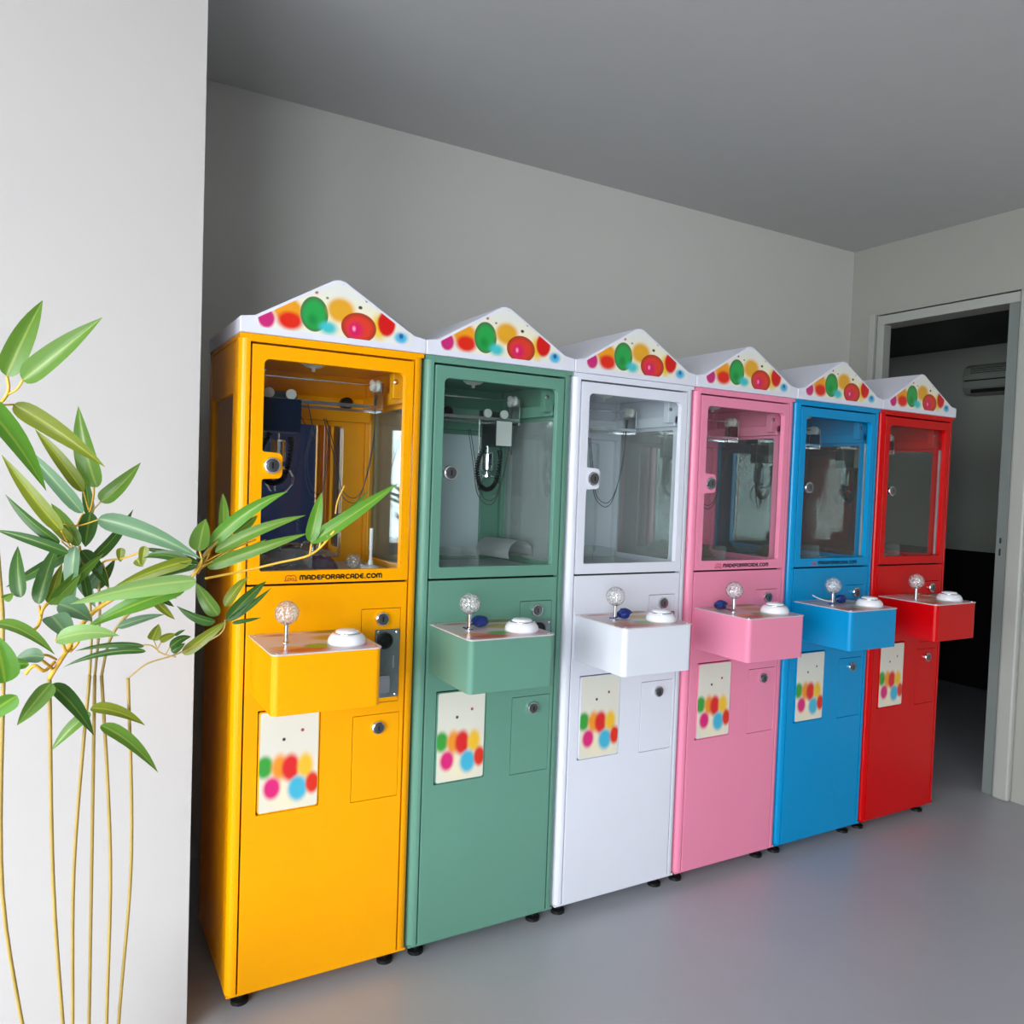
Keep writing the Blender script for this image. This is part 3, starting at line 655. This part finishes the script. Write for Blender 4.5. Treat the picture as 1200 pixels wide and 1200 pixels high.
# yellow machine: spare parts on the prize bed
def spare_ball(u, y, label):
    t = tag(empty('spare_knob', (mx(0)+u, y, BED)), label, 'ball knob', 'clear ball knobs in the yellow machine')
    bm = bmesh.new(); lathe(bm, (0,0,0.024), (0,0,1), [(0.0235*math.sin(math.pi*k/12), -0.0235*math.cos(math.pi*k/12)) for k in range(13)], 20)
    obj('ball', mesh('ball', bm, smooth=True), 'bubble_ball', t)
    bm = bmesh.new(); lathe(bm, (0.018,-0.006,0.012), (0.9,-0.3,-0.15), [(0.010,0),(0.010,0.016),(0.005,0.018)], 14); obj('collar', mesh('collar', bm), 'chrome', t)
spare_ball(-0.140, 0.235, 'clear ball knob lying at the left inside the yellow machine')
spare_ball(0.125, 0.185, 'clear ball knob beside the white stand inside the yellow machine')
t = tag(empty('white_stand', (mx(0)+0.172, 0.165, BED)), 'white rod standing on a round foot inside the yellow machine', 'stand')
bm = bmesh.new(); lathe(bm, (0,0,0), (0,0,1), [(0.030,0),(0.030,0.006),(0.022,0.012),(0.009,0.016),(0.007,0.03)], 22); obj('foot_disc', mesh('foot_disc', bm), 'white_plastic', t)
bm = bmesh.new(); lathe(bm, (0,0,0.03), (0,0,1), [(0.005,0),(0.0045,0.028),(0.0056,0.03),(0.0056,0.095),(0.004,0.097)], 12); obj('rod', mesh('rod', bm), 'white_plastic', t)
def package(i, u, y, sx, sy, sz, rz, mt, label, seed):
    rnd = random.Random(seed); bm = bmesh.new()
    bmesh.ops.create_grid(bm, x_segments=8, y_segments=6, size=0.5)
    top = bm.verts[:]
    for v in top:
        e = max(0.0, (1-(2*abs(v.co.x))**4)*(1-(2*abs(v.co.y))**4))
        v.co = Vector((v.co.x*sx, v.co.y*sy, 0.003+sz*e*(0.75+0.5*rnd.random())))
    ext = bmesh.ops.extrude_face_region(bm, geom=bm.faces[:])
    for v in [g for g in ext['geom'] if isinstance(g, bmesh.types.BMVert)]: v.co.z = 0.0006
    o = obj('package', mesh('package', bm), mt, None, (mx(i)+u, y, BED)); o.rotation_euler.z = rz
    return tag(o, label, 'package', 'packets on the prize beds')
package(0, -0.045, 0.20, 0.11, 0.06, 0.016, 0.2, 'package_purple', 'dark purple packet at the front of the yellow machine bed', 1)
package(0, -0.175, 0.28, 0.07, 0.07, 0.022, 0.5, 'package_pink', 'pale pink packet behind the left ball knob in the yellow machine', 2)
package(0, 0.045, 0.25, 0.10, 0.07, 0.030, -0.3, 'package_purple', 'bulky purple packet in the middle of the yellow machine bed', 3)
package(0, -0.05, 0.33, 0.12, 0.08, 0.040, 0.1, 'package_purple', 'tall grey-purple packet against the rear of the yellow machine', 4)
package(3, 0.10, 0.33, 0.13, 0.09, 0.045, 0.3, 'package_brown', 'brown crumpled packet on the pink machine bed', 5)
package(4, -0.04, 0.30, 0.10, 0.08, 0.045, 0.2, 'package_yellow', 'mustard yellow packet on the blue machine bed', 6)
bm = bmesh.new(); rr = []
for k in range(15):                # curled sheet of paper
    a = math.radians(-10+215*k/14); rad = 0.048
    rr.append((rad*math.cos(a)*1.15, 0.0435+rad*math.sin(a)*0.9))
for th in (0.0, 0.0012):
    pass
vv = [[bm.verts.new((x, y, max(z, 0.001))) for y in (-0.085, 0.085)] for x, z in rr]
for a, b in zip(vv, vv[1:]): bm.faces.new((a[0], b[0], b[1], a[1]))
bmesh.ops.solidify(bm, geom=bm.faces[:], thickness=0.001)
o = obj('paper_sheet', mesh('paper_sheet', bm, smooth=True), 'paper', None, (mx(1)+0.165, 0.25, BED)); o.rotation_euler.z = math.radians(12)
tag(o, 'curled white paper sheet lying in the green machine', 'paper')

# ---------------------------------------------------------------- bamboo plant
def leaf_mat(name, c, rib, c2):
    mm = bpy.data.materials.new(name); mm.use_nodes = True; nt = mm.node_tree; b = nt.nodes['Principled BSDF']
    b.inputs['Roughness'].default_value = 0.34; b.inputs['Specular IOR Level'].default_value = 0.5
    uv = nt.nodes.new('ShaderNodeUVMap'); uv.uv_map = 'leaf'; sp = nt.nodes.new('ShaderNodeSeparateXYZ'); nt.links.new(uv.outputs[0], sp.inputs[0])
    ab = nt.nodes.new('ShaderNodeMath'); ab.operation = 'ABSOLUTE'; nt.links.new(sp.outputs['Y'], ab.inputs[0])
    mr = nt.nodes.new('ShaderNodeMapRange'); mr.inputs['From Min'].default_value = 0.05; mr.inputs['From Max'].default_value = 0.14; nt.links.new(ab.outputs[0], mr.inputs['Value'])
    wv = nt.nodes.new('ShaderNodeTexNoise'); wv.inputs['Scale'].default_value = 6; mp = nt.nodes.new('ShaderNodeMapping'); mp.inputs['Scale'].default_value = (0.6, 5, 1)
    nt.links.new(uv.outputs[0], mp.inputs[0]); nt.links.new(mp.outputs[0], wv.inputs['Vector'])
    m1 = nt.nodes.new('ShaderNodeMix'); m1.data_type = 'RGBA'; m1.inputs[6].default_value = c; m1.inputs[7].default_value = c2; nt.links.new(wv.outputs['Fac'], m1.inputs[0])
    m2 = nt.nodes.new('ShaderNodeMix'); m2.data_type = 'RGBA'; m2.inputs[6].default_value = rib; nt.links.new(m1.outputs[2], m2.inputs[7]); nt.links.new(mr.outputs[0], m2.inputs[0])
    nt.links.new(m2.outputs[2], b.inputs['Base Color'])
    tl = nt.nodes.new('ShaderNodeBsdfTranslucent'); nt.links.new(m2.outputs[2], tl.inputs['Color'])
    ms = nt.nodes.new('ShaderNodeMixShader'); ms.inputs[0].default_value = 0.28
    out = nt.nodes['Material Output']; nt.links.new(b.outputs[0], ms.inputs[1]); nt.links.new(tl.outputs[0], ms.inputs[2]); nt.links.new(ms.outputs[0], out.inputs[0])
    MATS[name] = mm
leaf_mat('leaf_green', rgb(84,128,38), rgb(142,168,70), rgb(112,150,56))
leaf_mat('leaf_bright', rgb(74,138,32), rgb(140,172,60), rgb(110,160,52))
leaf_mat('leaf_olive', rgb(112,132,28), rgb(170,176,60), rgb(142,152,44))
leaf_mat('leaf_dark', rgb(46,90,30), rgb(110,140,50), rgb(70,110,46))
leaf_mat('leaf_teal', rgb(88,128,92), rgb(140,172,116), rgb(118,154,114))
leaf_mat('leaf_pale', rgb(128,172,86), rgb(176,200,110), rgb(160,196,120))
mat('twig_yellow', rgb(236,184,62), 0.45, noise=0.2, nscale=30)
mat('cane', rgb(176,148,74), 0.5, noise=0.25, nscale=25)
mat('pot_ceramic', rgb(208,204,198), 0.4)
mat('soil', rgb(58,44,34), 0.95, noise=0.4, nscale=60)
PB = at(112, 790, 1.22); PB = Vector((PB.x, PB.y, 0))
plant = tag(empty('potted_bamboo', PB), 'artificial bamboo with green lance-shaped leaves and yellow twigs before the white wall', 'plant')
def pobj(name, bm, mt, smooth=True):
    bmesh.ops.translate(bm, verts=bm.verts[:], vec=-PB); return obj(name, mesh(name, bm, smooth=smooth), mt, plant)
LW = 4; LT = (0,0.02,0.06,0.12,0.2,0.3,0.42,0.54,0.66,0.78,0.88,0.95,1.0); LN = len(LT)-1
def leaf(b, tp, wpx, mt='leaf_green', d=1.22, dd=0.0, bend=0.0, tilt=None, fold=0.34):
    """base and tip in photo pixels, blade width in pixels, distance of the base, how much farther the tip is"""
    B = at(b[0], b[1], d); T = at(tp[0], tp[1], d+dd); ax = T-B; L = ax.length
    view = ((B+T)/2-CP).normalized(); side = ax.cross(view).normalized()
    if tilt is None: tilt = random.uniform(-0.6, 0.6)
    nrm = side.cross(ax.normalized())
    if nrm.dot(view) > 0: nrm = -nrm
    sd = side*math.cos(tilt)+nrm*math.sin(tilt); nn = sd.cross(ax.normalized())
    if nn.dot(nrm) < 0: nn = -nn
    wd = wpx/FPX*(d+dd/2)/max(0.6, math.cos(tilt))
    bm = bmesh.new(); uvl = bm.loops.layers.uv.new('leaf'); grid = []
    for i in range(LN+1):
        t = LT[i]
        s = math.sqrt(max(0, 1-(1-t/0.2)**2)) if t < 0.2 else max(0.0, 1-((t-0.2)/0.8)**2.3)
        s = max(s, 0.02)
        c = B+ax*t+up*(bend*4*t*(1-t)*L)+nn*(0.05*L*4*t*(1-t))
        row = []
        for k in range(LW+1):
            q = k/LW*2-1; row.append((bm.verts.new(c+sd*(q*wd*0.5*s)+nn*(abs(q)*fold*wd*0.5*s)), t, q))
        grid.append(row)
    for i in range(LN):
        for k in range(LW):
            cs = (grid[i][k], grid[i][k+1], grid[i+1][k+1], grid[i+1][k])
            f = bm.faces.new([x[0] for x in cs])
            for l, x in zip(f.loops, cs): l[uvl].uv = (x[1]*3, x[2])
    me_bm = bm; bmesh.ops.translate(me_bm, verts=me_bm.verts[:], vec=-PB)
    me = bpy.data.meshes.new('leaf'); me_bm.to_mesh(me); me_bm.free(); me.materials.append(None)
    for p in me.polygons: p.use_smooth = True
    return obj('leaf', me, mt, plant)
G_, B_, O_, D_, T_, P_ = 'leaf_green', 'leaf_bright', 'leaf_olive', 'leaf_dark', 'leaf_teal', 'leaf_pale'
LEAVES = [
 ((8,441),(50,352),27,G_,1.02,0.02,0), ((27,446),(120,372),26,G_,1.02,0.0,-0.03), ((16,474),(123,547),23,O_,1.05,0.04,0.05), ((114,571),(92,476),24,G_,1.16,0.0,-0.03),
 ((98,576),(41,503),16,O_,1.14,-0.02,0.02), ((97,601),(23,520),17,T_,1.12,-0.03,0.03), ((-32,462),(54,575),27,B_,0.98,0.02,0.03), ((72,622),(2,533),18,O_,1.10,-0.02,-0.03),
 ((70,636),(6,579),12,D_,1.10,-0.02,-0.02), ((80,648),(-6,621),13,D_,1.10,-0.03,0.03), ((25,700),(21,640),17,D_,1.08,0.02,0), ((45,708),(70,633),17,D_,1.12,0.03,0),
 ((57,707),(73,660),12,O_,1.13,0.02,0), ((56,708),(122,648),15,G_,1.12,0.05,0.04), ((80,647),(7,688),14,D_,1.16,0.02,0.02), ((118,588),(165,542),19,G_,1.18,0.02,-0.08),
 ((115,608),(236,655),23,T_,1.15,0.03,0.06), ((108,655),(156,597),13,D_,1.20,0.03,-0.03), ((106,600),(100,641),20,D_,1.17,0.03,0), ((106,605),(100,558),12,D_,1.20,0.02,0),
 ((88,640),(86,716),16,T_,1.14,0.0,0), ((230,680),(82,708),22,P_,1.13,-0.06,0.06), ((217,690),(98,738),20,B_,1.14,-0.04,0.02), ((66,750),(140,745),20,P_,1.02,0.03,0.08),
 ((60,722),(84,752),26,T_,1.06,-0.02,0), ((68,708),(108,728),24,T_,1.08,0.02,0.05), ((225,656),(128,692),15,O_,1.20,-0.03,0.05), ((223,659),(165,654),12,D_,1.20,0.0,0.08),
 ((231,663),(168,681),8,D_,1.21,-0.02,0.05), ((190,688),(207,702),5,D_,1.20,0.0,0), ((178,700),(205,726),10,O_,1.18,0.02,0), ((138,735),(193,720),10,T_,1.18,0.02,0.03),
 ((183,697),(204,711),7,D_,1.19,0.02,0), ((252,729),(207,710),11,D_,1.22,-0.02,-0.05), ((256,721),(230,683),17,G_,1.24,0.0,0.02), ((233,646),(241,608),22,G_,1.22,0.02,0),
 ((262,623),(261,578),12,G_,1.25,0.02,0), ((244,641),(337,576),17,B_,1.24,0.02,0.07), ((252,647),(358,604),14,G_,1.24,0.03,0.03), ((243,665),(361,625),15,G_,1.24,0.03,0.02),
 ((364,635),(377,577),16,B_,1.30,0.01,0), ((364,636),(467,566),17,B_,1.30,0.04,-0.02), ((370,634),(432,574),11,G_,1.30,0.05,-0.02), ((274,626),(302,604),12,G_,1.26,0.02,0),
 ((264,711),(291,676),12,O_,1.25,0.02,0.06), ((266,727),(312,681),15,D_,1.25,0.03,0.04), ((268,727),(318,689),8,D_,1.25,0.03,-0.03), ((272,730),(306,724),5,D_,1.25,0.02,0.03),
 ((214,766),(268,726),14,O_,1.24,0.02,0.02), ((199,759),(224,746),10,D_,1.22,0.02,0.10), ((187,750),(207,743),9,O_,1.22,0.01,0.1), ((205,745),(217,738),4,D_,1.22,0.01,0),
 ((201,764),(217,754),9,D_,1.22,0.01,0), ((178,750),(186,731),14,O_,1.22,0.0,0), ((169,757),(88,763),7,D_,1.22,-0.03,0.08), ((171,763),(74,782),8,D_,1.22,-0.03,0.08),
 ((-6,731),(64,767),15,G_,1.00,0.0,0.08), ((6,800),(-6,743),32,B_,0.96,0.0,0), ((52,770),(16,776),17,T_,1.00,0.0,0.1), ((34,778),(-10,788),13,B_,0.98,0.0,0.08),
 ((4,702),(16,695),10,G_,1.06,0.0,0), ((8,733),(23,731),7,D_,1.06,0.0,0.1), ((160,655),(168,664),11,O_,1.2,0.0,0), ((170,640),(166,664),11,O_,1.2,0.0,0), ((142,642),(141,659),10,O_,1.2,0.0,0),
 ((233,660),(165,642),9,D_,1.24,0.0,0.03), ((103,702),(92,655),10,D_,1.17,0.0,0), ((100,690),(120,660),14,T_,1.19,0.0,0), ((280,650),(312,632),6,O_,1.27,0.0,0),
 ((92,640),(60,590),15,G_,1.16,0.0,0.02), ((95,645),(128,690),15,D_,1.18,0.02,0), ((92,650),(70,700),14,D_,1.17,0.0,0.02), ((112,690),(135,655),12,D_,1.22,0.02,0), ((60,708),(95,672),13,G_,1.13,0.0,0.03),
 ((90,655),(112,712),18,T_,1.2,0.0,0), ((205,692),(150,720),13,O_,1.19,-0.02,0.03), ((200,694),(120,700),14,T_,1.17,-0.03,0.06), ((84,636),(48,604),12,O_,1.15,0.0,0.02), ((66,750),(92,742),13,O_,1.04,0.0,0.05),
 # foliage above and below
 ((-10,470),(-40,400),24,G_,1.02,0.0,0), ((60,800),(20,850),20,G_,1.05,0.0,0.05), ((60,802),(110,862),18,D_,1.1,0.02,0.04), ((106,830),(170,850),14,O_,1.2,0.02,0.06), ((106,835),(60,880),14,G_,1.2,-0.02,0.04),
 ((118,850),(185,905),16,G_,1.2,0.02,0.06), ((20,815),(-30,850),22,B_,1.0,0.0,0.04)]
for a in LEAVES: leaf(*a)
def cane(name, pts, rpx, mt, n=6):
    bm = bmesh.new(); P = [at(x, y, d) for x, y, d in pts]; S = spline(P, 6); rr = [rpx/FPX*pts[0][2]]*len(S)
    tube(bm, S, rr, n); return pobj(name, bm, mt)
def to_soil(px, py, d, ox, oy):
    e = PB+Vector((ox, oy, 0.30)); s = at(px, py, d); bm = bmesh.new()
    pts = [s, s.lerp(e, 0.35)+Vector((ox*0.3, 0, 0)), s.lerp(e, 0.7), e]; tube(bm, spline(pts, 6), 0.0026, 7); pobj('cane', bm, 'cane')
cane('cane', [(105,792,1.2),(107,752,1.2),(106,715,1.2),(104,690,1.2),(97,660,1.19),(93,640,1.18)], 1.7, 'cane')
cane('cane', [(111,792,1.21),(115,752,1.21),(117,715,1.21),(116,690,1.2),(115,664,1.2)], 1.7, 'cane')
cane('cane', [(119,792,1.22),(128,752,1.22),(145,725,1.22),(170,705,1.22),(205,690,1.22),(232,668,1.22),(241,648,1.23),(256,634,1.24)], 1.8, 'cane')
cane('cane', [(4,800,1.05),(3,760,1.05),(3,720,1.06),(0,680,1.08),(-3,640,1.08)], 2.6, 'cane')
to_soil(105,792,1.2,-0.03,0.0); to_soil(111,792,1.21,0.0,0.02); to_soil(119,792,1.22,0.03,0.0); to_soil(4,800,1.05,-0.06,-0.03); to_soil(58,795,1.08,-0.02,-0.04); to_soil(150,795,1.22,0.04,0.03)
def twig(pts, r=1.3): cane('twig', pts, r, 'twig_yellow', 5)
twig([(58,795,1.08),(70,776,1.08),(82,757,1.09),(92,738,1.1),(110,717,1.12),(132,702,1.13)], 2.8)
twig([(84,757,1.09),(78,764,1.06),(72,752,1.05),(66,750,1.03)], 1.8); twig([(86,748,1.09),(92,752,1.08),(82,764,1.08)], 1.6); twig([(62,784,1.08),(52,776,1.04),(40,768,1.03)], 1.8); twig([(232,672,1.22),(244,652,1.24),(247,640,1.24)], 1.0); twig([(238,660,1.23),(256,650,1.25),(276,640,1.26)], 0.9)
twig([(30,790,1.05),(40,780,1.05),(52,786,1.06),(64,776,1.08)], 2.2); twig([(46,768,1.04),(56,768,1.05),(66,773,1.08)], 1.6)
twig([(34,741,1.08),(45,733,1.1),(50,715,1.11),(56,707,1.12)], 2.0); twig([(48,725,1.1),(46,710,1.12)],1.4)
twig([(-4,476,1.03),(6,466,1.02),(10,455,1.02),(8,441,1.02)], 1.9); twig([(10,462,1.02),(20,456,1.02),(27,445,1.02)], 1.5); twig([(-2,475,1.03),(16,474,1.05)], 1.2); twig([(-4,476,1.03),(-12,520,1.05),(-6,600,1.08),(-3,640,1.08)],1.8)
twig([(110,568,1.16),(109,585,1.17),(103,604,1.18),(88,618,1.18),(84,640,1.18),(88,655,1.18),(98,660,1.19)], 1.3)
twig([(98,576,1.14),(104,598,1.17)],0.9); twig([(118,588,1.18),(107,600,1.18)],0.8); twig([(75,614,1.1),(92,616,1.15),(115,609,1.15)],0.9); twig([(72,622,1.1),(82,640,1.17)],1.1); twig([(72,634,1.1),(84,645,1.17)],1.0); twig([(97,601,1.12),(88,620,1.18)],0.9)
twig([(115,664,1.2),(125,657,1.2),(145,654,1.2),(170,645,1.2)],1.2); twig([(120,660,1.2),(125,675,1.2),(127,690,1.2)],1.3)
twig([(200,692,1.2),(225,676,1.21),(236,660,1.22),(234,646,1.22)],1.4); twig([(226,674,1.21),(238,655,1.23),(250,640,1.24)],1.4); twig([(230,670,1.22),(245,660,1.24),(270,645,1.25),(300,632,1.26)],1.0)
twig([(236,664,1.22),(265,648,1.26),(262,630,1.26),(272,622,1.26)],0.9); twig([(240,678,1.24),(290,668,1.27),(324,660,1.28),(359,652,1.29),(376,641,1.3),(392,622,1.3)],1.5)
twig([(363,651,1.29),(365,637,1.3)],1.2); twig([(374,643,1.3),(376,632,1.3)],1.1); twig([(380,636,1.3),(384,628,1.3)],1.1); twig([(393,602,1.31),(396,586,1.32),(404,569,1.33)],0.9)
cane('twig', [(150,795,1.22),(172,778,1.22),(200,769,1.23),(225,759,1.24),(250,748,1.25),(262,738,1.25),(264,726,1.25)], 1.0, 'cane', 5)
cane('twig', [(206,770,1.22),(190,766,1.22),(178,757,1.22),(168,756,1.22)], 0.9, 'cane', 5); cane('twig', [(186,765,1.22),(180,750,1.22)], 0.7, 'cane', 5); cane('twig', [(184,762,1.22),(189,752,1.22)], 0.7, 'cane', 5); cane('twig', [(194,767,1.22),(199,758,1.22)], 0.7, 'cane', 5)
bm = bmesh.new(); lathe(bm, PB, (0,0,1), [(0.11,0.0),(0.125,0.01),(0.155,0.30),(0.16,0.33),(0.145,0.33),(0.14,0.29),(0.0,0.29)], 28); pobj('pot', bm, 'pot_ceramic')
bm = bmesh.new(); lathe(bm, PB, (0,0,1), [(0.139,0.291),(0.10,0.300),(0.0,0.304)], 24); pobj('soil', bm, 'soil')
